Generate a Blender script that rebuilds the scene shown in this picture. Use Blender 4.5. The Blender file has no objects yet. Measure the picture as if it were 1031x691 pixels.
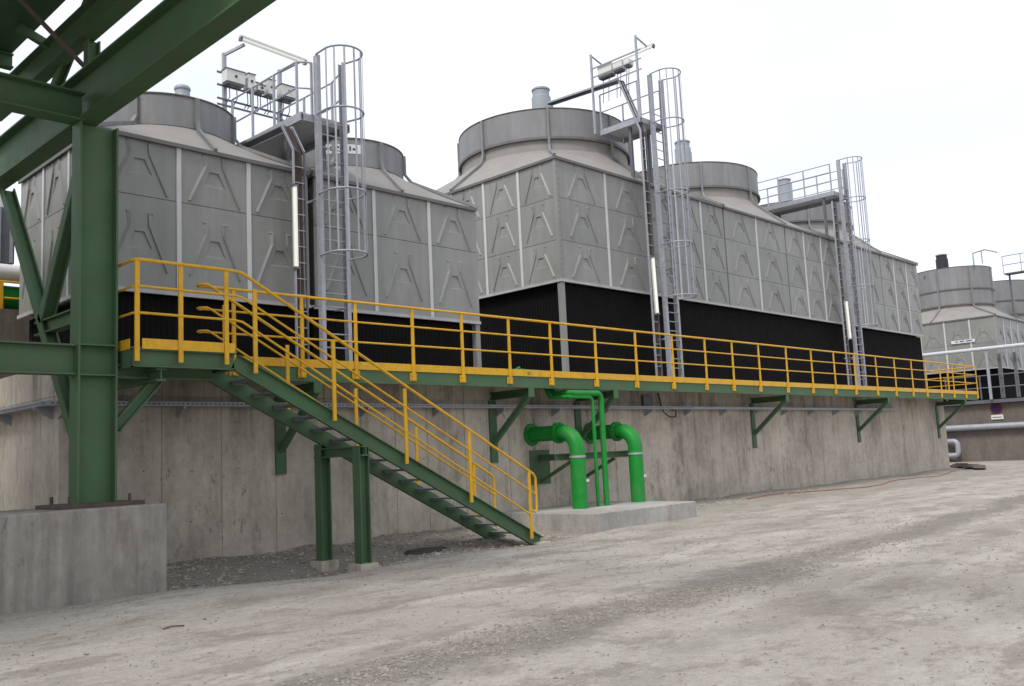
import bpy, math, random
from mathutils import Vector, noise
from mathutils.geometry import delaunay_2d_cdt
random.seed(7)
S = bpy.context.scene
COL = S.collection
R_ = math.radians

# ------------------------------------------------------------------ camera
cd = bpy.data.cameras.new('camera'); cam = bpy.data.objects.new('camera', cd); COL.objects.link(cam)
cd.sensor_width = 36; cd.lens = 925 / 1031 * 36; cd.clip_end = 2000; cd.clip_start = .05
yaw, pitch, roll = R_(46.0), R_(6.95), R_(-2.75)
f = Vector((math.sin(yaw) * math.cos(pitch), math.cos(yaw) * math.cos(pitch), math.sin(pitch)))
r0 = Vector((math.cos(yaw), -math.sin(yaw), 0)); u0 = r0.cross(f)
r = r0 * math.cos(roll) + u0 * math.sin(roll); u = -r0 * math.sin(roll) + u0 * math.cos(roll)
from mathutils import Matrix
cam.matrix_world = Matrix(((r.x, u.x, -f.x, 0), (r.y, u.y, -f.y, 0), (r.z, u.z, -f.z, 1.65), (0, 0, 0, 1)))
S.camera = cam

# ------------------------------------------------------------------ sky, sun, exposure
SUN_EL, SUN_AZ = R_(52), R_(-106)           # azimuth from +Y towards +X
w = bpy.data.worlds.new('World'); S.world = w; w.use_nodes = True
nt = w.node_tree; nt.nodes.clear()
out = nt.nodes.new('ShaderNodeOutputWorld'); bg = nt.nodes.new('ShaderNodeBackground')
sky = nt.nodes.new('ShaderNodeTexSky'); sky.sky_type = 'NISHITA'; sky.sun_disc = False
sky.sun_elevation = SUN_EL; sky.sun_rotation = SUN_AZ; sky.dust_density = 4; sky.air_density = 1; sky.altitude = 100
mx = nt.nodes.new('ShaderNodeMix'); mx.data_type = 'RGBA'; mx.inputs[0].default_value = .80
wtc = nt.nodes.new('ShaderNodeTexCoord'); wno = nt.nodes.new('ShaderNodeTexNoise'); wno.inputs['Scale'].default_value = 1.7; wno.inputs['Detail'].default_value = 4
wmp = nt.nodes.new('ShaderNodeMapping'); wmp.inputs['Scale'].default_value = (1, 1, 2.2); wmp.inputs['Location'].default_value = (.4, 1.3, .2)
nt.links.new(wtc.outputs['Generated'], wmp.inputs[0]); nt.links.new(wmp.outputs[0], wno.inputs[0])
wmr = nt.nodes.new('ShaderNodeMapRange'); wmr.inputs[1].default_value = .3; wmr.inputs[2].default_value = .7; wmr.inputs[3].default_value = .84; wmr.inputs[4].default_value = 1.12
nt.links.new(wno.outputs[0], wmr.inputs[0])
wsc = nt.nodes.new('ShaderNodeVectorMath'); wsc.operation = 'SCALE'; wsc.inputs[0].default_value = (8.75, 9.1, 9.85); nt.links.new(wmr.outputs[0], wsc.inputs['Scale'])
nt.links.new(wsc.outputs[0], mx.inputs[7])   # the thin bright overcast veil over the blue, slightly uneven
nt.links.new(sky.outputs[0], mx.inputs[6]); nt.links.new(mx.outputs[2], bg.inputs[0])
bg.inputs[1].default_value = .10
nt.links.new(bg.outputs[0], out.inputs[0])
sl = bpy.data.lights.new('sun', 'SUN'); sl.energy = 1.7; sl.angle = R_(15); sl.color = (1, .95, .88)
sun = bpy.data.objects.new('sun', sl); COL.objects.link(sun)
sd = Vector((math.sin(SUN_AZ) * math.cos(SUN_EL), math.cos(SUN_AZ) * math.cos(SUN_EL), math.sin(SUN_EL)))
sun.rotation_euler = sd.to_track_quat('Z', 'Y').to_euler(); sun.location = sd * 80
vs = S.view_settings; vs.view_transform = 'Standard'; vs.look = 'None'; vs.exposure = 0.5; vs.gamma = 1
S.render.engine = 'CYCLES'

# ------------------------------------------------------------------ materials
def mat(name, col, rough=.6, metal=0., var=.12, scale=2.5, streak=0., dirt=None, dirt_amt=0., bump=0., bscale=30., rnd=0., emit=0., spec=.4):
    m = bpy.data.materials.new(name); m.use_nodes = True
    n = m.node_tree.nodes; l = m.node_tree.links; b = n['Principled BSDF']
    b.inputs['Roughness'].default_value = rough; b.inputs['Metallic'].default_value = metal
    b.inputs['Specular IOR Level'].default_value = spec
    tc = n.new('ShaderNodeTexCoord'); geo = n.new('ShaderNodeNewGeometry')
    def noi(sc, vec=(1, 1, 1), det=6):
        mp = n.new('ShaderNodeMapping'); mp.inputs['Scale'].default_value = vec
        t = n.new('ShaderNodeTexNoise'); t.inputs['Scale'].default_value = sc; t.inputs['Detail'].default_value = det; t.inputs['Roughness'].default_value = .6
        l.new(geo.outputs['Position'], mp.inputs[0]); l.new(mp.outputs[0], t.inputs[0]); return t.outputs[0]
    def remap(s, a, b_, lo, hi):
        q = n.new('ShaderNodeMapRange'); q.inputs[1].default_value = a; q.inputs[2].default_value = b_; q.inputs[3].default_value = lo; q.inputs[4].default_value = hi
        l.new(s, q.inputs[0]); return q.outputs[0]
    def mul(a, b_):
        q = n.new('ShaderNodeMath'); q.operation = 'MULTIPLY'; l.new(a, q.inputs[0]); l.new(b_, q.inputs[1]); return q.outputs[0]
    v = remap(noi(scale), .25, .75, 1 - var, 1 + var)
    if streak: v = mul(v, remap(noi(1., (4.5, 4.5, .25)), .3, .72, 1 + streak * .5, 1 - streak))
    if rnd:
        oi = n.new('ShaderNodeObjectInfo'); v = mul(v, remap(oi.outputs['Random'], 0, 1, 1 - rnd, 1 + rnd))
    hs = n.new('ShaderNodeVectorMath'); hs.operation = 'SCALE'; hs.inputs[0].default_value = col[:3]; l.new(v, hs.inputs['Scale'])
    c = hs.outputs[0]
    if dirt:
        mm = n.new('ShaderNodeMix'); mm.data_type = 'RGBA'; mm.inputs[7].default_value = (*dirt, 1)
        l.new(c, mm.inputs[6]); l.new(remap(mul(noi(scale * .8, (1, 1, .35), 8), noi(scale * 3.3, (1, 1, .5), 8)), .22, .42, 0, dirt_amt), mm.inputs[0]); c = mm.outputs[2]
    l.new(c, b.inputs['Base Color'])
    l.new(remap(noi(scale * 2), .3, .7, rough - .08, min(1, rough + .08)), b.inputs['Roughness'])
    if bump:
        bp = n.new('ShaderNodeBump'); bp.inputs['Strength'].default_value = bump; bp.inputs['Distance'].default_value = .02
        l.new(noi(bscale, (1, 1, 1), 8), bp.inputs['Height']); l.new(bp.outputs[0], b.inputs['Normal'])
    if emit:
        b.inputs['Emission Color'].default_value = (1, .98, .9, 1); b.inputs['Emission Strength'].default_value = emit
    m['n'] = 1
    return m
M = {}
M['panel'] = mat('fibreglass_panel', (.226, .229, .218), .42, var=.10, scale=1.1, streak=.12, dirt=(.165, .157, .145), dirt_amt=.4, rnd=.08, bump=.08, bscale=60)
M['batten'] = mat('pale_batten', (.50, .50, .51), .5, var=.08, streak=.1)
M['flashing'] = mat('grey_flashing', (.37, .37, .37), .5, var=.1, streak=.15)
M['casing'] = mat('casing', (.20, .195, .185), .6, streak=.2)
M['roof'] = mat('dusty_roof', (.25, .237, .224), .75, var=.12, scale=1.6, dirt=(.22, .20, .185), dirt_amt=.6, bump=.1)
M['stack'] = mat('fan_stack', (.205, .21, .217), .5, var=.09, scale=1.5, streak=.18, dirt=(.16, .15, .14), dirt_amt=.5, rnd=.04)
M['edge'] = mat('edge_flashing', (.13, .125, .12), .6, streak=.1)
M['rim'] = mat('rusty_rim', (.12, .085, .06), .8, var=.3, scale=6)
M['motor'] = mat('motor_casing', (.30, .335, .37), .45, var=.06)
M['motor_dark'] = mat('dark_motor', (.03, .025, .035), .5)
M['louvre'] = mat('black_louvre', (.006, .0055, .006), .8, var=.3, scale=3, spec=.1)
M['galv'] = mat('galvanised_steel', (.34, .355, .395), .5, metal=.2, var=.12, scale=8, dirt=(.16, .14, .13), dirt_amt=.35)
M['grating'] = mat('lightened_galv', (.50, .52, .55), .5, metal=.1, var=.12, scale=8)  # galv made paler, standing in for light missing under the platform decks
M['galv_dark'] = mat('dull_galvanised', (.13, .135, .15), .55, metal=.3, var=.15, scale=6)
M['tread'] = mat('grating_tread', (.20, .21, .235), .5, metal=.2, var=.15, scale=8)
M['cable'] = mat('brown_cable', (.055, .035, .025), .6, var=.2)
M['yellow'] = mat('yellow_paint', (.64, .355, .016), .42, var=.09, scale=5, dirt=(.32, .17, .04), dirt_amt=.45, spec=.28)
M['green'] = mat('green_steel_paint', (.066, .132, .064), .58, var=.14, scale=2, dirt=(.10, .105, .065), dirt_amt=.65, spec=.22)
M['green_shaded'] = mat('shaded_green_cladding', (.035, .085, .038), .55, var=.12, scale=1)  # duct green made darker, with the shade of its underside in the colour
M['pipe'] = mat('green_pipe_paint', (.008, .225, .028), .5, var=.12, scale=4, dirt=(.07, .19, .075), dirt_amt=.6, spec=.25)
M['white'] = mat('white_paint', (.62, .62, .60), .5, var=.06, scale=4, dirt=(.42, .40, .36), dirt_amt=.4)
M['boxgrey'] = mat('pale_grey_enamel', (.60, .61, .58), .45, var=.05)
M['tube'] = mat('lamp_tube', (.75, .76, .70), .35, var=.02, emit=.16)
M['blue'] = mat('navy_print', (.03, .04, .16), .5, var=.05)
M['red'] = mat('red_sign', (.12, .008, .02), .4, var=.05)
M['bluesign'] = mat('blue_sign', (.02, .012, .07), .4, var=.05)
M['ink'] = mat('dark_ink', (.05, .045, .04), .6)
M['hose'] = mat('orange_hose', (.24, .095, .055), .6, var=.15, scale=3)
M['rust'] = mat('rusty_steel', (.085, .06, .05), .8, var=.3, scale=9)
M['stone'] = mat('gravel_stone', (.25, .228, .20), .9, var=.35, scale=9, bump=.3)
M['rubble'] = mat('dark_rubble', (.34, .305, .262), .95, var=.5, scale=7, bump=.3)

def concrete(name, col, sk=(1.06, .90), stain=(.115, .085, .065)):
    m = bpy.data.materials.new(name); m.use_nodes = True
    n = m.node_tree.nodes; l = m.node_tree.links; b = n['Principled BSDF']; b.inputs['Roughness'].default_value = .9; b.inputs['Specular IOR Level'].default_value = .25
    geo = n.new('ShaderNodeNewGeometry')
    def noi(sc, vec, det=8, ro=.62, off=0):
        mp = n.new('ShaderNodeMapping'); mp.inputs['Scale'].default_value = vec; mp.inputs['Location'].default_value = (off, off, off)
        t = n.new('ShaderNodeTexNoise'); t.inputs['Scale'].default_value = sc; t.inputs['Detail'].default_value = det; t.inputs['Roughness'].default_value = ro
        l.new(geo.outputs['Position'], mp.inputs[0]); l.new(mp.outputs[0], t.inputs[0]); return t.outputs[0]
    def mr(s, a, b_, lo, hi):
        q = n.new('ShaderNodeMapRange'); q.inputs[1].default_value = a; q.inputs[2].default_value = b_; q.inputs[3].default_value = lo; q.inputs[4].default_value = hi; l.new(s, q.inputs[0]); return q.outputs[0]
    def ma(op, a, b_):
        q = n.new('ShaderNodeMath'); q.operation = op
        for i, x in enumerate((a, b_)):
            if isinstance(x, (int, float)): q.inputs[i].default_value = x
            else: l.new(x, q.inputs[i])
        return q.outputs[0]
    v = mr(noi(.55, (1, 1, 1)), .3, .7, .74, 1.24)
    v = ma('MULTIPLY', v, mr(noi(1.0, (3.2, 3.2, .16)), .32, .7, *sk))      # board marks and run-off streaks
    v = ma('MULTIPLY', v, mr(noi(7., (1, 1, .8)), .3, .7, .88, 1.1))
    v = ma('MULTIPLY', v, mr(noi(45., (1, 1, 1), 4), .3, .7, .93, 1.06))
    hs = n.new('ShaderNodeVectorMath'); hs.operation = 'SCALE'; hs.inputs[0].default_value = col; l.new(v, hs.inputs['Scale'])
    st = ma('MULTIPLY', mr(noi(1.0, (1.6, 1.6, .22), 8, .7, 5), .47, .66, 0, 1), mr(noi(2.6, (1, 1, .55), 8, .7, 9), .40, .60, 0, 1))
    szz = n.new('ShaderNodeSeparateXYZ'); l.new(geo.outputs['Position'], szz.inputs[0])
    st = ma('ADD', ma('MULTIPLY', st, .75), ma('MULTIPLY', mr(noi(1.0, (2.6, 2.6, .10), 8, .7, 12), .48, .66, 0, 1), mr(szz.outputs[2], 1.9, 3.3, 0, .75)))   # rust running down from the walkway
    mm = n.new('ShaderNodeMix'); mm.data_type = 'RGBA'; mm.inputs[7].default_value = (*stain, 1); l.new(hs.outputs[0], mm.inputs[6]); l.new(ma('MULTIPLY', st, .85), mm.inputs[0])
    sc2 = mr(noi(9., (1, 1, .4), 7, .78, 3), .565, .65, 0, .7)                     # dark scuffs
    mm2 = n.new('ShaderNodeMix'); mm2.data_type = 'RGBA'; mm2.inputs[7].default_value = (.09, .08, .07, 1); l.new(mm.outputs[2], mm2.inputs[6]); l.new(ma('MULTIPLY', sc2, mr(noi(.5, (1, 1, 1), 3, .5, 2), .40, .58, 0, 1)), mm2.inputs[0])
    l.new(mm2.outputs[2], b.inputs['Base Color'])
    bp = n.new('ShaderNodeBump'); bp.inputs['Strength'].default_value = .35; bp.inputs['Distance'].default_value = .02
    l.new(ma('ADD', noi(22., (1, 1, .4)), ma('MULTIPLY', noi(5., (3, 3, .1)), .8)), bp.inputs['Height']); l.new(bp.outputs[0], b.inputs['Normal'])
    return m
M['wall'] = concrete('basin_concrete', (.475, .428, .362))
M['plinth'] = concrete('plinth_concrete', (.25, .236, .207), (1.35, .62), stain=(.12, .085, .07))
M['pad'] = concrete('pad_concrete', (.385, .375, .35), stain=(.26, .185, .165))
M['bgwall'] = concrete('far_concrete', (.155, .135, .122))

def ground_mat():
    m = bpy.data.materials.new('dusty_ground'); m.use_nodes = True
    n = m.node_tree.nodes; l = m.node_tree.links; b = n['Principled BSDF']; b.inputs['Roughness'].default_value = .95; b.inputs['Specular IOR Level'].default_value = .15
    geo = n.new('ShaderNodeNewGeometry'); sp = n.new('ShaderNodeSeparateXYZ'); l.new(geo.outputs['Position'], sp.inputs[0])
    def noi(sc, vec=(1, 1, 1), det=8, ro=.6, off=0):
        mp = n.new('ShaderNodeMapping'); mp.inputs['Scale'].default_value = vec; mp.inputs['Location'].default_value = (off, off, 0)
        t = n.new('ShaderNodeTexNoise'); t.inputs['Scale'].default_value = sc; t.inputs['Detail'].default_value = det; t.inputs['Roughness'].default_value = ro
        l.new(geo.outputs['Position'], mp.inputs[0]); l.new(mp.outputs[0], t.inputs[0]); return t.outputs[0]
    def mr(s, a, b_, lo, hi):
        q = n.new('ShaderNodeMapRange'); q.inputs[1].default_value = a; q.inputs[2].default_value = b_; q.inputs[3].default_value = lo; q.inputs[4].default_value = hi; l.new(s, q.inputs[0]); return q.outputs[0]
    def ma(op, a, b_):
        q = n.new('ShaderNodeMath'); q.operation = op
        for i, x in enumerate((a, b_)):
            if isinstance(x, (int, float)): q.inputs[i].default_value = x
            else: l.new(x, q.inputs[i])
        return q.outputs[0]
    def mix(fac, a, b_):
        q = n.new('ShaderNodeMix'); q.data_type = 'RGBA'
        for i, x in ((6, a), (7, b_)):
            if isinstance(x, tuple): q.inputs[i].default_value = (*x, 1)
            else: l.new(x, q.inputs[i])
        l.new(fac, q.inputs[0]); return q.outputs[2]
    X, Y = sp.outputs[0], sp.outputs[1]
    c = mix(mr(noi(.35, (.6, 1, 1)), .38, .62, 0, 1), (.44, .412, .368), (.365, .335, .292))
    c = mix(mr(noi(.9, (.35, 1.3, 1), 8, .65, 3), .51, .62, 0, .8), c, (.50, .475, .43))      # pale worn smooth strips
    c = mix(mr(noi(1.1, (.7, 1.2, 1), 10, .78, 7),   .50, .58, 0, .75), c, (.275, .243, .205))      # brownish damp dust
    # gravel strip running along the yard at about Y = 6
    wob = ma('MULTIPLY', ma('SUBTRACT', noi(.5, (1, 1, 1), 4, .6, 1), .5), 1.5)
    d = ma('ABSOLUTE', ma('ADD', ma('SUBTRACT', Y, ma('ADD', 5.55, ma('MULTIPLY', X, .055))), wob), 0.)
    edge = ma('MULTIPLY', ma('SUBTRACT', noi(6., (1, 1, 1), 8, .7, 4), .5), .9)
    strip = mr(ma('ADD', d, edge), .16, .55, .74, 0)
    fine = mr(noi(34., (1, 1, 1), 4, .85), .33, .67, .45, 1.4)
    gv = n.new('ShaderNodeVectorMath'); gv.operation = 'SCALE'; gv.inputs[0].default_value = (.215, .198, .18); l.new(fine, gv.inputs['Scale'])
    c = mix(strip, c, gv.outputs[0])
    # faint wheel tracks parallel to the gravel strip
    for y0, wd, am in ((3.9, .30, .40), (8.3, .35, .38), (9.9, .3, .3)):
        dd = ma('ABSOLUTE', ma('ADD', ma('SUBTRACT', Y, ma('ADD', y0, ma('MULTIPLY', X, .07))), ma('MULTIPLY', wob, .8)), 0.)
        c = mix(ma('MULTIPLY', mr(ma('ADD', dd, edge), wd * .3, wd * 1.6, am, 0), mr(noi(1.3, (1, 1, 1), 6, .7, 8), .4, .6, .2, 1)), c, gv.outputs[0])
    # dark loose gravel against the basin wall
    near = mr(ma('ADD', ma('SUBTRACT', Y, ma('MULTIPLY', X, -.03)), ma('MULTIPLY', edge, 1.2)), 12.6, 13.2, 0, .9)
    lim = mr(ma('ADD', X, ma('MULTIPLY', edge, 2.)), 8., 12., 1, .4)
    gd = n.new('ShaderNodeVectorMath'); gd.operation = 'SCALE'; gd.inputs[0].default_value = (.285, .257, .222); l.new(fine, gd.inputs['Scale'])
    c = mix(ma('MULTIPLY', near, lim), c, gd.outputs[0])
    pv = n.new('ShaderNodeVectorMath'); pv.operation = 'SCALE'; l.new(c, pv.inputs[0]); l.new(ma('MULTIPLY', mr(noi(55., (1, 1, 1), 4, .8, 2), .3, .7, .80, 1.17), mr(noi(9., (1, 1, 1), 8, .75, 6), .32, .68, .86, 1.12)), pv.inputs['Scale'])
    l.new(pv.outputs[0], b.inputs['Base Color'])
    bp = n.new('ShaderNodeBump'); bp.inputs['Strength'].default_value = .8; bp.inputs['Distance'].default_value = .045
    l.new(ma('ADD', noi(28., (1, 1, 1), 6, .7), ma('MULTIPLY', noi(4., (1, 1, 1), 6, .6), 1.2)), bp.inputs['Height']); l.new(bp.outputs[0], b.inputs['Normal'])
    return m
M['ground'] = ground_mat()

# ------------------------------------------------------------------ geometry helpers
def V(*a): return Vector(a)
class G:
    def __init__(s): s.v = []; s.f = []
    def add(s, vs, fs):
        o = len(s.v); s.v += [Vector(p) for p in vs]; s.f += [tuple(i + o for i in q) for q in fs]; return s
    def box(s, a, b):
        x0, y0, z0 = (min(a[i], b[i]) for i in range(3)); x1, y1, z1 = (max(a[i], b[i]) for i in range(3))
        return s.add([(x0, y0, z0), (x1, y0, z0), (x1, y1, z0), (x0, y1, z0), (x0, y0, z1), (x1, y0, z1), (x1, y1, z1), (x0, y1, z1)],
                     [(0, 3, 2, 1), (4, 5, 6, 7), (0, 1, 5, 4), (1, 2, 6, 5), (2, 3, 7, 6), (3, 0, 4, 7)])
    def extr(s, p, q, sec, up=(0, 0, 1)):
        p = Vector(p); q = Vector(q); d = (q - p).normalized(); up = Vector(up)
        a = d.cross(up)
        if a.length < 1e-4: a = d.cross(Vector((0, 1, 0)))
        a.normalize(); b = a.cross(d).normalized(); n = len(sec)
        vs = [p + a * x + b * y for x, y in sec] + [q + a * x + b * y for x, y in sec]
        fs = [(i, (i + 1) % n, n + (i + 1) % n, n + i) for i in range(n)] + [tuple(range(n - 1, -1, -1)), tuple(range(n, 2 * n))]
        return s.add(vs, fs)
    def beam(s, p, q, w_, h, up=(0, 0, 1)): return s.extr(p, q, [(-w_ / 2, -h / 2), (w_ / 2, -h / 2), (w_ / 2, h / 2), (-w_ / 2, h / 2)], up)
    def ibeam(s, p, q, w_, h, up=(0, 0, 1), tf=.025, tw=.018):
        a, b, c = w_ / 2, h / 2, tw / 2; e = b - tf
        return s.extr(p, q, [(-a, -b), (a, -b), (a, -e), (c, -e), (c, e), (a, e), (a, b), (-a, b), (-a, e), (-c, e), (-c, -e), (-a, -e)], up)
    def cbeam(s, p, q, w_, h, up=(0, 0, 1), t=.015, side=1):
        # channel: web at side, flanges towards the other side
        k = side
        return s.extr(p, q, [(k * 0, -h / 2), (k * w_, -h / 2), (k * w_, -h / 2 + t), (k * t, -h / 2 + t), (k * t, h / 2 - t), (k * w_, h / 2 - t), (k * w_, h / 2), (k * 0, h / 2)], up)
    def tube(s, pts, rad, seg=8, closed=False):
        pts = [Vector(p) for p in pts]; n = len(pts); rings = []; prev = None
        for i in range(n):
            if closed: t = (pts[(i + 1) % n] - pts[i - 1])
            else: t = pts[min(i + 1, n - 1)] - pts[max(i - 1, 0)]
            t.normalize()
            if prev is None:
                ref = Vector((0, 0, 1)) if abs(t.z) < .9 else Vector((1, 0, 0)); a = t.cross(ref).normalized()
            else: a = (prev - t * prev.dot(t)).normalized()
            prev = a; b = t.cross(a); rings.append([pts[i] + (a * math.cos(2 * math.pi * k / seg) + b * math.sin(2 * math.pi * k / seg)) * rad for k in range(seg)])
        vs = [p for rr in rings for p in rr]; fs = []
        m = n if closed else n - 1
        for i in range(m):
            j = (i + 1) % n
            for k in range(seg): fs.append((i * seg + k, i * seg + (k + 1) % seg, j * seg + (k + 1) % seg, j * seg + k))
        if not closed: fs += [tuple(range(seg - 1, -1, -1)), tuple((n - 1) * seg + k for k in range(seg))]
        return s.add(vs, fs)
    def lathe(s, prof, c, seg=48, closed=False):
        # prof: list of (radius, z); axis vertical through c
        n = len(prof); vs = []; fs = []
        for k in range(seg):
            t = 2 * math.pi * k / seg
            for rr, z in prof: vs.append((c[0] + rr * math.cos(t), c[1] + rr * math.sin(t), z))
        for k in range(seg):
            k2 = (k + 1) % seg
            for i in range(n if closed else n - 1):
                j = (i + 1) % n; fs.append((k * n + i, k2 * n + i, k2 * n + j, k * n + j))
        return s.add(vs, fs)
    def disc(s, c, d, rad, t, seg=20):
        d = Vector(d).normalized(); return s.tube([Vector(c) - d * t / 2, Vector(c) + d * t / 2], rad, seg)
    def mesh(s, name, m, origin, smooth=False):
        me = bpy.data.meshes.new(name); me.from_pydata([tuple(p - origin) for p in s.v], [], s.f); me.update()
        me.materials.append(m)
        if smooth:
            for p in me.polygons: p.use_smooth = True
            me.set_sharp_from_angle(angle=R_(38))
        return me
    def build(s, name, m, parent=None, smooth=False, origin=None):
        if origin is None:
            xs = [p.x for p in s.v]; ys = [p.y for p in s.v]; zs = [p.z for p in s.v]
            origin = Vector(((min(xs) + max(xs)) / 2, (min(ys) + max(ys)) / 2, min(zs)))
        me = s.mesh(name, M[m] if isinstance(m, str) else m, Vector(origin), smooth)
        return place(name, me, parent, origin)
def wloc(o):
    p = Vector(o.location)
    while o.parent: o = o.parent; p += Vector(o.location)
    return p
def place(name, me, parent, loc, rz=0, ry=0, rx=0):
    o = bpy.data.objects.new(name, me); COL.objects.link(o)
    o.location = Vector(loc) - (wloc(parent) if parent else Vector()); o.rotation_euler = (rx, ry, rz)
    if parent: o.parent = parent
    return o
def tag(o, label, cat, group=None):
    o['label'] = label; o['category'] = cat
    if group: o['group'] = group
    return o
def thing(name, label, cat, loc, group=None):
    o = bpy.data.objects.new(name, None); COL.objects.link(o); o.location = loc; o.empty_display_size = .3
    return tag(o, label, cat, group)
def kind(o, k): o['kind'] = k; return o
def arc(c, a, b, rad, t0, t1, n=8):
    c = Vector(c); a = Vector(a); b = Vector(b); return [c + a * rad * math.cos(t0 + (t1 - t0) * i / n) + b * rad * math.sin(t0 + (t1 - t0) * i / n) for i in range(n + 1)]
PI = math.pi

# ------------------------------------------------------------------ ground
def frange(a, b, s):
    o = []; x = a
    while x < b - 1e-6: o.append(x); x += s
    return o
def gz(x, y):
    z = .035 * noise.noise((x * .25, y * .25, 1)) + .018 * noise.noise((x * .9, y * .9, 4)) + .007 * noise.noise((x * 3.1, y * 3.1, 2))
    k = max(0, min(1, (y - 13.3) / 1.8)) if 5 < x < 15 else max(0, min(1, (y - 14.2) / 1.1))
    if y < 16.5 and x < 44: z += k * (.09 + .07 * noise.noise((x * .7, y * .7, 8)))
    if x > 9.5 and x < 14 and y > 12.8: z += .07 * max(0, noise.noise((x * 1.6, y * 1.6, 3)) + .3) * min(1, (y - 12.8))
    for y0 in (3.9, 8.3, 9.9):
        z -= .022 * math.exp(-((y - y0 - .07 * x) / .22) ** 2) * (.6 + noise.noise((x * .6, y0, 2)))
    z += .012 * math.exp(-((y - 6.0 - .055 * x) / .3) ** 2)
    dx = math.hypot((x - 5.6) / 1.8, (y - 11.6) / 1.3)
    z += .10 * math.exp(-dx * dx)
    z -= .24 * math.exp(-((x - 8.6) / 2.4) ** 2 - ((y - 13.2) / .9) ** 2)
    z -= .13 * math.exp(-((x - 13.4) / 1.6) ** 2 - ((y - 12.7) / 1.0) ** 2)
    return z
xs = frange(-400, -12, 24) + frange(-12, 2, 1) + frange(2, 22, .16) + frange(22, 50, .45) + frange(50, 90, 2) + frange(90, 500, 25)
ys = frange(-300, -4, 24) + frange(-4, 3, .6) + frange(3, 15.6, .14) + frange(15.6, 40, 2) + frange(40, 500, 25)
gv = [(x, y, gz(x, y)) for y in ys for x in xs]; nx = len(xs)
gf = [(j * nx + i, j * nx + i + 1, (j + 1) * nx + i + 1, (j + 1) * nx + i) for j in range(len(ys) - 1) for i in range(nx - 1)]
g = G(); g.v = [Vector(p) for p in gv]; g.f = gf
gr = g.build('ground', 'ground', None, True, (0, 0, 0)); kind(gr, 'structure')

# ------------------------------------------------------------------ embossed tower panels
PC = {}
def panel_mesh(w_, h, a0, a1, aw):
    """panel facing -Y, centred on x, base at z 0, letter-like emboss between heights a0 and a1"""
    key = (round(w_, 2), round(h, 2), round(a0, 2), round(a1, 2), round(aw, 2))
    if key in PC: return PC[key]
    d = .031; P = []; E = []
    def pt(x, z, y): P.append((x, z, y)); return len(P) - 1
    def loop(idx, close=True):
        for i in range(len(idx) - (0 if close else 1)): E.append((idx[i], idx[(i + 1) % len(idx)]))
    x = w_ / 2
    loop([pt(-x, 0, 0), pt(x, 0, 0), pt(x, h, 0), pt(-x, h, 0)])
    H = a1 - a0; k = aw / 2
    q = lambda fx, fz, y: pt(fx * k, a0 + fz * H, y)
    # raised crease along each leg: steep towards the leg, running out flat outwards, with a short serif at the head
    for sg in (-1, 1):
        p = lambda fx, fz, y: pt(sg * fx * k, a0 + fz * H, y)
        A = [p(.25, .955, 0), p(.27, .775, 0), p(.865, .0, 0)]
        B = [p(.285, .975, -d), p(.300, .765, -d), p(.895, .01, -d)]
        C_ = [p(.44, .93, 0), p(.40, .75, 0), p(.985, .02, 0)]
        F_ = [p(.90, -.035, 0)]
        S_ = [p(.43, .975, -d * .8), p(.275, 1.0, 0), p(.44, 1.0, 0)]
        for L in (A, B, C_): loop(L, False)
        E += [(A[0], B[0]), (B[0], S_[0]), (S_[0], C_[0]), (A[2], F_[0]), (F_[0], C_[2]), (B[2], F_[0]), (A[0], S_[1]), (S_[1], S_[2]), (S_[2], C_[0])]
    T = [q(-.17, .66, 0), q(.17, .66, 0), q(.42, .36, 0), q(-.42, .36, 0)]; loop(T)
    T2 = [q(-.12, .645, d), q(.14, .645, d), q(.385, .385, d * .7), q(-.31, .385, d * .4)]; loop(T2)
    co, ed, fa, ov, _, _ = delaunay_2d_cdt([Vector((a, b)) for a, b, c in P], E, [], 0, 1e-5)
    vs = []
    for c, o in zip(co, ov): vs.append((c.x, P[o[0]][2] if o else 0, c.y))
    g = G(); g.add(vs, [tuple(t) for t in fa])
    cs = [(-x, 0, 0), (x, 0, 0), (x, 0, h), (-x, 0, h)]
    g.add(cs + [(a, .05, c) for a, b, c in cs], [(0, 1, 5, 4), (1, 2, 6, 5), (2, 3, 7, 6), (3, 0, 4, 7)])
    # faces of the front must look towards -Y
    fs = []
    for t in g.f:
        if len(t) == 3:
            a, b, c = (g.v[i] for i in t); nrm = (b - a).cross(c - a)
            if nrm.y > 0: t = t[::-1]
        fs.append(t)
    g.f = fs
    me = g.mesh('panel', M['panel'], Vector()); PC[key] = me; return me

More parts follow.
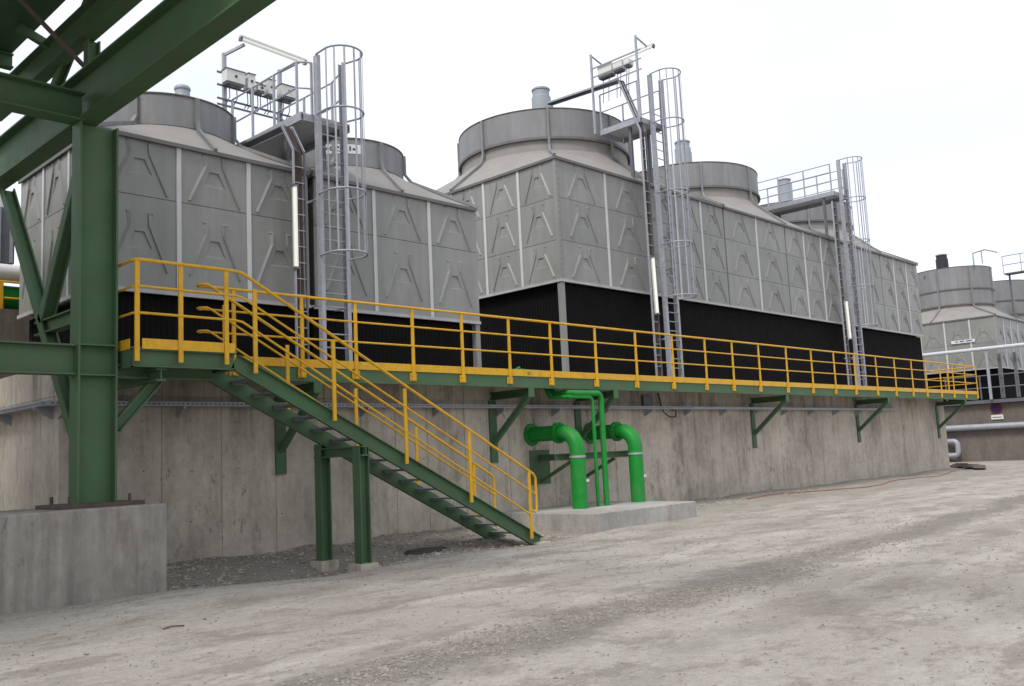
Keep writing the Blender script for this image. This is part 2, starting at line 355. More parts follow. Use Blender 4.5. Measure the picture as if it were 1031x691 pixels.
def tower(name, label, group, x0, x1, y0, y1, zb, zp, ze, rows, xsp, ysp, c, R, zbend, zrim, ring, emb, motor, gap=.012, darkx=(), hi=True, mdark=False):
    """one cell: embossed panels on the -Y and -X faces, louvres below, roof lofted to a round fan stack"""
    t = thing(name, label, 'cooling tower', ((x0 + x1) / 2, (y0 + y1) / 2, zb), group)
    # inner casing, right and back walls
    g = G(); g.box((x0 + .05, y0 + .05, zp), (x1 - .0, y1, ze)); g.build('casing', 'casing', t)
    g = G(); g.box((x0 + .35, y0 + .35, zb), (x1 - .02, y1 - .02, zp - .002)); g.build('fill_block', 'louvre', t)
    # panels
    for (xa, xb) in zip(xsp[:-1], xsp[1:]):
        ga = .03 if xa in darkx else 0; gb = .03 if xb in darkx else 0
        for k, (za, zc) in enumerate(zip(rows[:-1], rows[1:])):
            h = zc - za - gap; e = emb[k]
            me = panel_mesh(xb - xa - gap - ga - gb, h, e[0], e[1], min(e[2], (xb - xa) * .80))
            place('panel', me, t, ((xa + xb + ga - gb) / 2, y0, za))
    for (ya, yb) in zip(ysp[:-1], ysp[1:]):
        for k, (za, zc) in enumerate(zip(rows[:-1], rows[1:])):
            h = zc - za - gap; e = emb[k]
            me = panel_mesh(yb - ya - gap, h, e[0], e[1], min(e[2], (yb - ya) * .72))
            place('panel', me, t, (x0, (ya + yb) / 2, za), -PI / 2)
    # pale battens over panel joints
    for xa in xsp[1:-1]:
        if xa in darkx: continue
        G().box((xa - .045, y0 - .022, zp), (xa + .045, y0 - .002, ze - .03)).build('batten', 'batten', t)
    for ya in ysp[1:-1]:
        G().box((x0 - .022, ya - .045, zp), (x0 - .002, ya + .045, ze - .03)).build('batten', 'batten', t)
    # bottom flashing
    G().box((x0 - .03, y0 - .035, zp - .075), (x1, y0 + .03, zp - .004)).build('flashing', 'flashing', t)
    if ysp: G().box((x0 - .035, y0 + .032, zp - .075), (x0 + .03, y1, zp - .004)).build('flashing', 'flashing', t)
    # louvres: one ribbed black sheet under each face
    ml = .12 if ysp else .004; g = G(); n = max(4, int((x1 - x0) / .11)); st = (x1 - x0 - ml - .004) / n
    for i in range(n):
        xa = x0 + ml + i * st; g.extr((xa + st / 2, y0 + .16, zb), (xa + st / 2, y0 + .16, zp - .08), [(-st / 2, -.008), (st * .2, .008), (st / 2, -.008), (st * .2, -.02)], (0, 1, 0))
    g.box((x0 + ml, y0 + .2, zb), (x1 - .003, y0 + .22, zp - .08)); g.build('louvre', 'louvre', t)
    if ysp:
        g = G(); n = max(4, int((y1 - y0) / .11)); st = (y1 - y0 - .24) / n
        for i in range(n):
            ya = y0 + .12 + i * st; g.box((x0 + .185, ya, zb), (x0 + .199, ya + st * .6, zp - .08))
        g.box((x0 + .2, y0 + .12, zb), (x0 + .22, y1, zp - .08)); g.build('louvre', 'louvre', t)
    # corner posts
    for (xx, yy) in ((x0 + .075, y0 + .075), (x1 - .075, y0 + .075)):
        if (ysp and xx < x0 + 1) or (xx > x0 + 1 and x1 < 16 and x1 > 12): G().box((xx - .07, yy - .07, zb), (xx + .07, yy + .07, zp - .08)).build('corner_post', 'panel', t)
    if ysp:
        cp = G().box((x0 - .018, y0 - .018, zp), (x0 + .09, y0 - .003, ze)).box((x0 - .018, y0 - .003, zp), (x0 - .003, y0 + .09, ze)).build('corner_trim', 'panel', t)
        g = G(); z = zp + .1
        while z < ze - .05: g.disc((x0 + .05, y0 - .022, z), (0, 1, 0), .017, .02, 6); z += .16
        kind(g.build('bolts', 'casing', cp), 'stuff')
    # roof loft from the square eave to the round neck
    N = 64; o = .05; ring_a = []; ring_b = []; cx, cy = c
    for k in range(N):
        a = 2 * PI * k / N; ca, sa = math.cos(a), math.sin(a)
        hx = (x1 + (0 if x1 else 0) - cx) if ca > 0 else (cx - x0 + o); hy = (y1 - cy + o) if sa > 0 else (cy - y0 + o)
        # map the angle on the circle to the matching perimeter point of the rectangle
        m = max(abs(ca), abs(sa)); ring_a.append((cx + ca / m * hx, cy + sa / m * hy, ze + .03)); ring_b.append((cx + R * .985 * ca, cy + R * .985 * sa, zbend))
    mid = [tuple(Vector(a).lerp(Vector(b), .84) - Vector((0, 0, (.035 if ring else .0) * (zbend - ze)))) for a, b in zip(ring_a, ring_b)]
    top = [(x, y, ring[0] if ring else zbend + .16) for x, y, z in ring_b]
    g = G(); g.add(ring_a + mid + ring_b + top, [(j * N + k, j * N + (k + 1) % N, (j + 1) * N + (k + 1) % N, (j + 1) * N + k) for j in range(3) for k in range(N)])
    g.build('roof', 'roof', t, True)
    # eave lip
    g = G(); zz = (ze - .04, ze + .035)
    g.box((x0 - .06, y0 - .07, zz[0]), (x1, y0 - .028, zz[1])).box((x0 - .06, y0 - .026, zz[0]), (x0 - .024, y1, zz[1]))
    g.build('eave_lip', 'edge', t)
    # stack shell
    zs = ring[0] - .02 if ring else zbend
    g = G(); g.lathe([(R, zs), (R, zrim), (R - .05, zrim), (R - .05, zbend - .3)], c, 96); g.build('fan_stack', 'stack', t, True)
    g = G(); g.lathe([(R + .02, zrim - .012), (R + .02, zrim + .015), (R - .06, zrim + .015), (R - .06, zrim - .012)], c, 96, True); g.build('rim', 'rim', t, True)
    if ring:
        for zr in ring:
            g = G(); g.lathe([(R + .055, zr - .045), (R + .055, zr + .035), (R - .01, zr + .035), (R - .01, zr - .045)], c, 96, True); g.build('stack_ring', 'edge', t, True)
    # ribs
    for k in range(8):
        a = PI / 4 * k; dr = Vector((math.cos(a), math.sin(a), 0)); tn = Vector((-dr.y, dr.x, 0))
        i = k * N // 8
        pts = [Vector((cx, cy, 0)) + dr * (R + .0) + Vector((0, 0, zrim - .02)), Vector((cx, cy, 0)) + dr * R + Vector((0, 0, zbend + .16)), Vector(mid[i]).lerp(Vector(ring_b[i]), .3), Vector(ring_a[i])]
        hgt = .075; wd = .07; offs = []
        for q, p in enumerate(pts):
            nrm = dr if q < 2 else (dr * .62 + Vector((0, 0, .78))).normalized()
            offs.append((p - tn * wd / 2, p + tn * wd / 2, p + tn * wd / 2 + nrm * hgt, p - tn * wd / 2 + nrm * hgt))
        g = G(); vs_ = [p for o_ in offs for p in o_]; fs_ = []
        for q in range(3):
            for e in range(4): fs_.append((q * 4 + e, q * 4 + (e + 1) % 4, q * 4 + 4 + (e + 1) % 4, q * 4 + 4 + e))
        fs_ += [(3, 2, 1, 0), (12, 13, 14, 15)]; g.add(vs_, fs_); g.build('rib', 'stack', t)
    # fan, drive and motor
    zf = zbend - .1
    G().lathe([(.0, zf - .25), (R - .06, zf - .25)], c, 32).build('fan_deck', 'louvre', t)
    for k in range(5):
        a = 2 * PI * k / 5 + .3; dr = Vector((math.cos(a), math.sin(a), 0)); tn = Vector((-dr.y, dr.x, .35)).normalized(); p = Vector((cx, cy, zf))
        G().add([p + dr * .25 - tn * .12, p + dr * .25 + tn * .12, p + dr * (R - .12) + tn * .22, p + dr * (R - .12) - tn * .22,
                 p + dr * .25 - tn * .12 + V(0, 0, .03), p + dr * .25 + tn * .12 + V(0, 0, .03), p + dr * (R - .12) + tn * .22 + V(0, 0, .03), p + dr * (R - .12) - tn * .22 + V(0, 0, .03)],
                [(3, 2, 1, 0), (4, 5, 6, 7), (0, 1, 5, 4), (1, 2, 6, 5), (2, 3, 7, 6), (3, 0, 4, 7)]).build('fan_blade', 'galv_dark', t)
    mr_, mz, dx, dy = motor; mc = (cx + dx, cy + dy)
    for s in (-1, 1): G().beam((cx - R + .05, cy + dy + s * .28, zrim - .35), (cx + R - .05, cy + dy + s * .28, zrim - .35), .1, .16).build('motor_beam', 'galv_dark', t)
    mo = G().lathe([(0, zrim - .27), (mr_ * 1.12, zrim - .27), (mr_ * 1.12, mz - .30), (mr_ * .98, mz - .27), (mr_ * .98, mz - .02), (mr_, mz), (0, mz + .015)], mc, 24).build('motor', 'motor_dark' if mdark else 'motor', t, True)
    G().lathe([(mr_ * 1.03, mz - .06), (mr_ * 1.07, mz - .05), (mr_ * 1.07, mz), (mr_ * .9, mz + .035), (0, mz + .04)], mc, 24).build('motor_cowl', 'motor', mo, True)
    if not mdark: G().box((mc[0] + mr_ * .9, mc[1] - .12, zrim - .2), (mc[0] + mr_ * 1.6, mc[1] + .12, mz - .35)).build('terminal_box', 'motor', mo)
    return t
ZB = 3.46
# two small cells
sm_rows = [4.93, 6.65, 7.72]; sm_emb = [(.34, 1.42, 1.12), (.05, 1.02, 1.12)]
tA = tower('cooling_tower', 'small grey cooling tower cell at the left, partly behind the green column', 'small cooling tower cells', 6.3, 10.62, 16, 19.95, ZB, 4.93, 7.72, sm_rows,
      [6.3, 7.78, 9.23, 10.62], [16, 17.32, 18.63, 19.95], (8.5, 18.15), 1.45, 8.42, 9.06, None, sm_emb, (.16, 9.86, .42, .0))
tB = tower('cooling_tower', 'small grey cooling tower cell behind the caged ladder, with a white sign on its stack', 'small cooling tower cells', 10.76, 15.48, 16, 19.95, ZB, 4.93, 7.72, sm_rows,
      [10.76, 12.33, 13.94, 15.48], [], (13.12, 18.15), 1.45, 8.50, 9.15, None, sm_emb, (.21, 9.5, .1, .2))
# three large cells
lg_rows = [6.33, 7.43, 8.63, 9.72]; lg_emb = [(.08, 1.0, 1.26), (.12, 1.10, 1.26), (.06, 1.02, 1.26)]
lx = [18.6, 27.26, 35.92, 44.58]
lab = ['large grey cooling tower cell with its corner towards the camera and the tallest stack',
       'large grey cooling tower cell, the middle one of the three big cells',
       'large grey cooling tower cell behind the railed roof platform, farthest of the three big cells']
for k in range(3):
    a, b = lx[k], lx[k + 1]; m = (a + b) / 2; q = (b - m) / 3
    tower('cooling_tower', lab[k], 'large cooling tower cells', a, b, 16, 24.5, ZB, 6.33, 9.72, lg_rows, [a, a + (m - a) / 2, m, m + q, m + 2 * q, b],
          [16 + 1.417 * i for i in range(7)] if k == 0 else [], (m, 20.2), 2.88, 11.02, 12.36, [11.40], lg_emb, (.30, 14.15, .02, .0), darkx=(a, m, b) if k else (m, b))

# ------------------------------------------------------------------ concrete basin
YW = 15.3; BX0, BX1, BY1 = 5.45, 44.2, 26
rb = random.Random(3)
def grooved(a, b, pitch, rev=False):
    o = []; x = a + pitch * .9
    while x < b - .3:
        o.append(x); x += pitch * rb.choice((.8, 1, 1, 1.25))
    return o
basin = thing('concrete_basin', 'long weathered concrete basin wall carrying the cooling towers', 'wall', (24.8, 20, 0))
pl = [(BX0, BY1)]
for y in reversed(grooved(YW, 24, .9)): pl += [(BX0, y + .012), (BX0 + .02, y), (BX0, y - .012)]
pl.append((BX0, YW))
for x in grooved(BX0, 20, .88) + grooved(19.6, BX1, 1.15): pl += [(x - .011, YW), (x, YW + .018), (x + .011, YW)]
pl += [(BX1, YW), (BX1, BY1)]
n = len(pl); zt = (-.5, 2.93)
G().add([(x, y, zt[0]) for x, y in pl] + [(x, y, zt[1]) for x, y in pl], [(i, (i + 1) % n, n + (i + 1) % n, n + i) for i in range(n)] + [tuple(range(n, 2 * n)), tuple(range(n - 1, -1, -1))]).build('lower_pour', 'wall', basin)
pl2 = [(x + (-.006 if x < 6 else (.006 if x > 44 else 0)), y - (.006 if y < 15.4 else 0)) for x, y in pl]
G().add([(x, y, 2.934) for x, y in pl2] + [(x, y, 3.458) for x, y in pl2], [(i, (i + 1) % n, n + (i + 1) % n, n + i) for i in range(n)] + [tuple(range(n, 2 * n)), tuple(range(n - 1, -1, -1))]).build('upper_pour', 'wall', basin)

th = G(); x = BX0 + .45; q_ = 0
while x < BX1 - .3:
    for z in (.75, 1.65, 2.5): th.disc((x + rb.uniform(-.03, .03), YW - .001, z + rb.uniform(-.03, .03)), (0, 1, 0), .013, .006, 8)
    x += .88 if x < 20 else 1.15
kind(th.build('tie_holes', 'ink', basin), 'stuff')

# ------------------------------------------------------------------ walkway along the wall
YO = 14.0; WX0, WX1 = 5.5, 44.85; ZD = 3.38
wk = thing('steel_walkway', 'green steel walkway with yellow guard rail along the concrete wall', 'walkway', (25, 14.6, 3.1))
G().cbeam((WX0, YO, 3.25), (WX1, YO, 3.25), .09, .25, side=-1).build('edge_beam', 'green', wk)
x = WX0 + .02
while x < WX1 - .1:
    x2 = min(x + 1.55, WX1); G().box((x, YO + .03, ZD), (x2 - .01, YW - .02, ZD + .035)).build('deck_panel', 'galv_dark', wk); x += 1.56
# toe board lengths
toes = [WX0 + 1.6, 12.2, 18.2, 24.4, 30.6, 36.8, 42.9, WX1]
for a, b in zip(toes[:-1], toes[1:]): G().box((a + .004, YO - .022, 3.378), (b - .004, YO - .012, 3.525)).build('toe_board', 'yellow', wk)
RZ = (4.65, 4.27, 3.89)
RX0 = 7.12
post = None; base = None
def rail_post(parent, x, y, z0, z1, along_x=True):
    a, b = ((.033, .014) if along_x else (.014, .033))
    p = G().box((x - a, y - b, z0), (x + a, y + b, z1)).build('post', 'yellow', parent)
    return p
px = [9.08, 10.25, 11.63, 12.96, 14.36, 15.73, 17.36, 18.99, 20.63, 22.24, 23.69, 25.22, 26.95, 28.66, 30.33, 31.95, 33.81, 35.53, 37.22, 38.7, 40.3, 41.8, 43.3, 44.81]
px = [7.75] + px
for x in px:
    p = rail_post(wk, x, YO - .04, 3.20, RZ[0])
    g = G().box((x - .085, YO - .026, 3.19), (x + .085, YO - .013, 3.35))
    for sx in (-1, 1):
        for zz in (3.225, 3.315): g.disc((x + sx * .062, YO - .034, zz), (0, 1, 0), .014, .02, 6)
    g.build('base_plate', 'yellow', p)
yb = YO - .04
for i, z in enumerate(RZ):
    rr = .027 if i == 0 else .019
    G().tube([(RX0, yb, z), (WX1 - .12, yb, z)] + arc((WX1 - .12, yb + .12, z), (0, -1, 0), (1, 0, 0), .12, 0, PI / 2, 5)[1:] + [(WX1, 16.3, z)], rr, 8).build('top_rail' if i == 0 else 'mid_rail', 'yellow', wk, True)
for y in (15.2, 16.3): rail_post(wk, WX1, y, 3.38, RZ[0], False)
G().box((WX1 - .012, YO + .05, 3.38), (WX1 - .002, 16.3, 3.55)).build('toe_board', 'yellow', wk)
for x in (9.42, 15.05, 18.12, 26.9, 34.8, 43.2):
    b = G().ibeam((x, YO + .02, 3.03), (x, YW - .02, 3.03), .14, .18).build('bracket', 'green', wk)
    G().box((x - .09, YO - .005, 2.92), (x + .09, YO + .015, 3.122)).build('end_plate', 'green', b)
    G().box((x - .11, YW - .045, 1.5), (x + .11, YW - .004, 2.93)).build('wall_plate', 'green', b)
    G().beam((x, YO + .06, 2.98), (x, YW - .03, 1.95), .11, .11).build('strut', 'green', b)
# stamped mark on the toe board
def text_mesh(txt, size):
    cu = bpy.data.curves.new('t', 'FONT'); cu.body = txt; cu.size = size; cu.extrude = .002; cu.align_x = 'CENTER'
    o = bpy.data.objects.new('t', cu); COL.objects.link(o); me = bpy.data.meshes.new_from_object(o); bpy.data.objects.remove(o); return me
tm = text_mesh('01', .12); tm.materials.clear(); tm.materials.append(M['rust']); place('stamp', tm, wk, (14.98, YO - .026, 3.405), 0, 0, PI / 2)

# ------------------------------------------------------------------ staircase with landing
YA, YI = 12.6, 13.72; SX0, SX1 = 7.05, 13.62; LX0 = 5.46
st = thing('staircase', 'yellow railed green steel staircase leading down from the walkway', 'staircase', (10, 13.1, 0))
sl_ = (-.12 - 3.25) / (SX1 - SX0)
zl = lambda x: 3.25 + (x - SX0) * sl_         # stringer centre line
for y, s in ((YA + .08, 1), (YI - .08, -1)):
    G().cbeam((SX0 - .02, y, zl(SX0)), (SX1, y, zl(SX1) + .02), .08, .25, side=s).build('stringer', 'green', st)
G().cbeam((LX0, YA + .08, 3.25), (SX0 - .02, YA + .08, 3.25), .08, .25, side=1).build('landing_beam', 'green', st)
G().cbeam((LX0, YO - .02, 3.25), (LX0, YA + .005, 3.25), .08, .25, side=-1).build('landing_beam', 'green', st)
G().ibeam((SX0 - .06, YA + .085, 3.2), (SX0 - .06, YO - .03, 3.2), .1, .16).build('landing_beam', 'green', st)
G().ibeam((5.9, YA + .085, 3.03), (5.9, YW - .02, 3.03), .14, .18).build('landing_beam', 'green', st)
for k in range(3): G().box((LX0 + .01 + k * .53, YA + .01, 3.38), (LX0 + .53 + k * .53, YO + .02, 3.413)).build('deck_panel', 'galv_dark', st)
NT = 17
g = G(); g.box((-.14, -.475, -.013), (.14, .475, .013))
for s in (-1, 1): g.box((-.10, s * .465 - .006, -.05), (.10, s * .465 + .006, -.013))
g.box((.125, -.45, -.03), (.14, .45, -.0131))
tme = g.mesh('tread', M['tread'], Vector())
for k in range(NT):
    x = SX0 + .2 + k * (SX1 - SX0 - .3) / (NT - 0.5); place('tread', tme, st, (x, 13.16, zl(x) + .09))
# portal legs on small footings
for y in (YA + .02, YI + .02):
    lg = G().ibeam((9.3, y, .0), (9.3, y, 1.92 if y < 13 else 2.0), .2, .2, (1, 0, 0), .018, .014).build('leg', 'green', st)
    G().box((9.3 - .18, y - .17, -.4), (9.3 + .18, y + .17, .0)).build('footing', 'wall', st)
G().ibeam((9.3, YA - .14, 1.84), (9.3, YI + .16, 1.84), .18, .17).build('cross_beam', 'green', st)
for y in (YA, YI):
    G().box((SX1 - .16, y - .13, -.3), (SX1 + .14, y + .13, -.08)).build('footing', 'wall', st)
# hand rails
def stair_rail(y, xp, top):
    off = 1.18
    for z_, rr, nm in ((off, .027, 'top_rail'), (off - .38, .019, 'mid_rail'), (off - .76, .019, 'mid_rail')):
        ztop = 3.38 + z_ + .08
        xe = SX1 - .12
        if top == 'outer':
            pts = [(LX0, YO + .3, ztop), (LX0, YA + .10, ztop)] + arc((LX0 + .1, YA + .1 - .04, ztop), (-1, 0, 0), (0, -1, 0), .1, 0, PI / 2, 5) + [(SX0 - .06, y, ztop), (SX0 + .08, y, ztop - .02)]
        else:
            pts = arc((RX0 + .05, (y + YO - .04) / 2, ztop), (0, 1, 0), (-1, 0, 0), (YO - .04 - y) / 2, 0, PI, 8) + [(RX0 + .12, y, ztop - .03)]
        zz = lambda x: zl(x) + z_ + .11
        if nm == 'top_rail':
            pts += [(xe - .06, y, zz(xe - .06)), (xe, y, zz(xe) - .05), (xe, y, zz(xe) - off + .52), (xe - .05, y, zz(xe) - off + .47), (xe - .2, y, zz(xe - .2) - .76)]
        else: pts += [(xe - (.02 if z_ > .6 else .2), y, zz(xe - .02))]
        G().tube(pts, rr, 8).build(nm, 'yellow', st, True)
    for x in xp:
        if x < SX0 + .1: rail_post(st, x, y, 3.2, 3.38 + off + .08)
        else: rail_post(st, x, y, zl(x) - .02, zl(x) + off + .11)
stair_rail(YA - .025, [5.50, 6.14, 6.86, 7.34, 8.77, 10.25, 11.75, 13.32], 'outer')
stair_rail(YI + .03, [7.47, 8.64, 10.06, 11.46, 12.94], 'inner')
G().box((LX0 + .12, YA - .018, 3.378), (SX0 - .05, YA - .004, 3.525)).build('toe_board', 'yellow', st)
G().box((LX0 - .018, YA + .1, 3.378), (LX0 - .004, YO, 3.525)).build('toe_board', 'yellow', st)
rail_post(st, LX0 - .03, 13.3, 3.2, 4.64, False)

# ------------------------------------------------------------------ green steel frame and its plinth
pln = G().box((-6, 12.42, -.4), (5.86, 14.2, 1.22))
po = pln.build('concrete_plinth', 'plinth'); tag(po, 'massive concrete plinth under the green steel column', 'plinth')
bv = po.modifiers.new('b', 'BEVEL'); bv.width = .025; bv.segments = 2
fr = thing('pipe_rack', 'dark green steel rack with braced column and overhead beams at the left', 'pipe rack', (5.1, 13.1, 1.22))
G().box((4.55, 12.68, 1.222), (5.66, 13.62, 1.275)).build('base_plate', 'rust', fr)
for dx, dy in ((-.4, -.3), (.4, -.3), (-.4, .35), (.4, .35)): G().disc((5.1 + dx, 13.1 + dy, 1.32), (0, 0, 1), .022, .12, 6).build('anchor_bolt', 'rust', fr)
CX, CY = 5.12, 13.1
G().ibeam((CX, CY, 1.276), (CX, CY, 6.64), .30, .54, (1, 0, 0), .03, .02).build('column', 'green', fr)
for z in (3.03, 3.45): G().box((CX - .235, CY - .148, z - .012), (CX + .235, CY - .012, z + .012)).build('stiffener', 'green', fr)
G().ibeam((CX - .28, CY, 3.24), (-5.2, CY, 3.24), .22, .42).build('beam', 'green', fr)
G().ibeam((CX - .2, CY, 6.86), (-5.2, CY, 6.86), .3, .42).build('beam', 'green', fr)
G().ibeam((4.99, 18.8, 7.03), (4.99, -1.4, 7.03), .30, .72, (0, 0, 1), .03, .02).build('beam', 'green', fr)
G().ibeam((5.06, CY, 7.385), (5.06, CY, 7.925), .16, .18, (1, 0, 0)).build('post', 'green', fr)
G().ibeam((4.98, 17.2, 8.16), (4.98, 9, 8.16), .22, .46).build('beam', 'green', fr)
G().ibeam((CX, 16.9, 6.6), (CX, 13.3, 1.75), .16, .20, (1, 0, 0)).build('brace', 'green', fr)
G().ibeam((CX, 15.0, 4.05), (CX, 13.35, 6.45), .16, .20, (1, 0, 0)).build('brace', 'green', fr)
G().box((CX - .012, 13.25, 1.5), (CX + .012, 13.75, 2.2)).build('gusset', 'green', fr)
G().ibeam((CX, 13.28, 3.96), (CX, 15.25, 3.96), .16, .22).build('beam', 'green', fr)
G().ibeam((CX + .3, CY, 2.3), (6.05, CY, 3.02), .14, .16).build('brace', 'green', fr)
G().ibeam((CX + .3, CY, 3.1), (6.9, CY, 3.1), .14, .2).build('beam', 'green', fr)
G().tube([(CX, CY - .1, 7.3), (3.2, CY - .1, 8.9)], .035, 8).build('tie_rod', 'rust', fr)
G().ibeam((CX, 15.2, 7.4), (CX - .1, 12.4, 9.0), .14, .14, (1, 0, 0)).build('brace', 'green', fr)
G().beam((CX - .6, 14.6, 8.55), (CX, 14.6, 8.32), .1, .12).build('strut', 'green', fr)
G().ibeam((CX, -1.2, -.1), (CX, -1.2, 6.64), .30, .54, (1, 0, 0), .03, .02).build('column', 'green', fr)
G().ibeam((-5.0, CY, 1.23), (-5.0, CY, 6.64), .30, .54, (1, 0, 0), .03, .02).build('column', 'green', fr)
for y in (9.5, 15.8): G().ibeam((-5.2, y, 8.45), (CX - .3, y, 8.47), .16, .24).build('cross_beam', 'green', fr)
dk = G().box((-5.5, 8.6, 8.60), (4.80, 16.0, 10.6)).build('clad_duct', 'green_shaded'); tag(dk, 'large dark green clad duct carried high on the steel frame', 'duct')  # unseen length towards the camera added to shade the left side

# ------------------------------------------------------------------ cable tray on the wall
ct = thing('cable_tray', 'grey perforated cable tray running along the concrete wall', 'cable tray', (20, 15.1, 2.7))
def tray(p, q, nrm):
    p = Vector(p); q = Vector(q); d = (q - p).normalized(); nrm = Vector(nrm)
    g = G(); g.beam(p, q, .22, .008); a = d.cross(Vector((0, 0, 1))).normalized() * .11
    for s in (-1, 1): g.beam(p + a * s + V(0, 0, .035), q + a * s + V(0, 0, .035), .006, .075)
    L = (q - p).length; k = .06
    g.build('tray', 'galv', ct)
    g = G(); k = .1
    while k < L - .1 and k < 18:
        c = p + d * k + a * -1.0 + V(0, 0, .035); c2 = p + d * k + a + V(0, 0, .035)
        for cc, s in ((c, -1), (c2, 1)):
            cc = cc + a.normalized() * s * .0045; g.beam(cc - d * .02, cc + d * .02, .003, .02)
        k += .085
    kind(g.build('slots', 'ink', ct), 'stuff')
    k = .3
    while k < L:
        c = p + d * k; w0 = c + nrm * .17
        G().add([w0 + V(0, 0, -.006) - d * .02, w0 + V(0, 0, -.2) - d * .02, c - nrm * .13 + V(0, 0, -.006) - d * .02, c - nrm * .13 + V(0, 0, -.05) - d * .02,
                 w0 + V(0, 0, -.006) + d * .02, w0 + V(0, 0, -.2) + d * .02, c - nrm * .13 + V(0, 0, -.006) + d * .02, c - nrm * .13 + V(0, 0, -.05) + d * .02],
                [(0, 2, 3, 1), (4, 5, 7, 6), (0, 4, 6, 2), (1, 3, 7, 5), (2, 6, 7, 3), (0, 1, 5, 4)]).build('arm', 'galv', ct); k += 1.95
tray((BX0 - .3, 15.14, 2.76), (38.4, 15.14, 2.72), (0, 1, 0))
tray((BX0 - .16, 15.3, 2.77), (BX0 - .16, 25, 2.77), (1, 0, 0))
# flexible cable dropping from the wall under the walkway
dc = G().tube([(21.7, 15.26, 3.2), (21.7, 15.2, 2.9), (21.75, 15.16, 2.66), (22.0, 15.14, 2.52), (22.3, 15.14, 2.52), (22.35, 15.14, 2.68), (22.1, 15.15, 2.74)], .022, 7).build('hanging_cable', 'ink', None, True)
tag(dc, 'short black cable looping below the walkway right of the green pipes', 'cable')
G2 = G().box((20.9, 15.2, 2.75), (21.35, 15.29, 3.12)).build('junction_box', 'galv_dark'); tag(G2, 'dark junction box on the wall just above the looping black cable', 'junction box')

# ------------------------------------------------------------------ green water pipes and pad
pd = G().box((15.04, 12.38, -.3), (18.84, YW - .004, .36)).build('concrete_pad', 'pad'); tag(pd, 'low concrete pad under the two big green pipes', 'plinth')
bv = pd.modifiers.new('b', 'BEVEL'); bv.width = .02; bv.segments = 2
def big_pipe(x, yv, zt, lab_):
    t = thing('green_pipe', lab_, 'pipe', (x, yv, .36), 'big green pipes'); r_ = .18; er = .42
    pts = [(x, YW - .01, zt), (x, yv + er, zt)] + arc((x, yv + er, zt - er), (0, 0, 1), (0, -1, 0), er, 0, PI / 2, 10)[1:] + [(x, yv, .355)]
    G().tube(pts, r_, 24).build('pipe_run', 'pipe', t, True)
    for y, rr, th in ((YW - .03, .27, .05), (yv + er + .10, .25, .035), (yv + er + .145, .25, .035)):
        fl = G().disc((x, y, zt), (0, 1, 0), rr, th, 24).build('flange', 'pipe', t)
        g = G()
        for k in range(12): g.disc((x + (rr - .035) * math.cos(k * PI / 6), y - .03, zt + (rr - .035) * math.sin(k * PI / 6)), (0, 1, 0), .016, .04, 6)
        kind(g.build('flange_bolts', 'pipe', fl), 'stuff')
    G().lathe([(r_ + .012, 1.52), (r_ + .012, 1.57), (r_ - .01, 1.57), (r_ - .01, 1.52)], (x, yv), 24, True).build('clamp', 'galv', t)
    G().box((x + .06, yv - r_ - .006, .96), (x + .15, yv - r_ + .06, 1.02)).build('label_plate', 'white', t)
    return t
big_pipe(16.36, 13.87, 2.12, 'big green pipe bending from the wall, nearest the staircase')
big_pipe(18.58, 13.87, 2.12, 'big green pipe bending from the wall, right of the thin green pipes')
def thin_pipe(xv, yv, rad, x0, zt, lab_):
    er = .14
    pts = [(x0, 14.6, 3.3), (x0, 14.4, zt + .02), (x0 + .08, 13.9, zt), (xv - er, yv, zt)] + arc((xv - er, yv, zt - er), (0, 0, 1), (1, 0, 0), er, 0, PI / 2, 6)[1:] + [(xv, yv, .355)]
    o = G().tube(pts, rad, 14).build('thin_green_pipe', 'pipe', None, True); tag(o, lab_, 'pipe', 'thin green pipes')
thin_pipe(17.02, 13.87, .045, 16.1, 2.93, 'thinner left one of the slim upright green pipes')
thin_pipe(17.34, 13.87, .07, 16.25, 3.02, 'thicker right one of the slim upright green pipes')
ps = thing('pipe_support', 'green steel wall bracket clamping the two big pipes', 'pipe support', (16.8, 14.4, 1.2))
G().box((16.25, YW - .03, .92), (16.95, YW - .004, 1.74)).build('wall_plate', 'green', ps)
G().ibeam((15.95, 14.2, 1.55), (18.75, 14.2, 1.55), .12, .16).build('cross_beam', 'green', ps)
for x in (16.6, 18.2):
    G().ibeam((x, 14.27, 1.55), (x, YW - .03, 1.55), .12, .16).build('arm', 'green', ps); G().beam((x, 14.25, 1.45), (x, YW - .03, .98), .07, .07).build('strut', 'green', ps)
# pale green coiled hose on the walkway
pts = [(13.9, 14.9, 3.5), (14.6, 14.85, 3.52), (15.2, 14.7, 3.56)] + [(15.75 + .32 * math.cos(a), 14.7 + .18 * math.sin(a), 3.60 + .02 * a) for a in [PI - i * .45 for i in range(28)]]
o = G().tube(pts, .03, 7).build('coiled_hose', 'pipe', None, True); tag(o, 'coiled pale green hose lying on the walkway', 'hose')

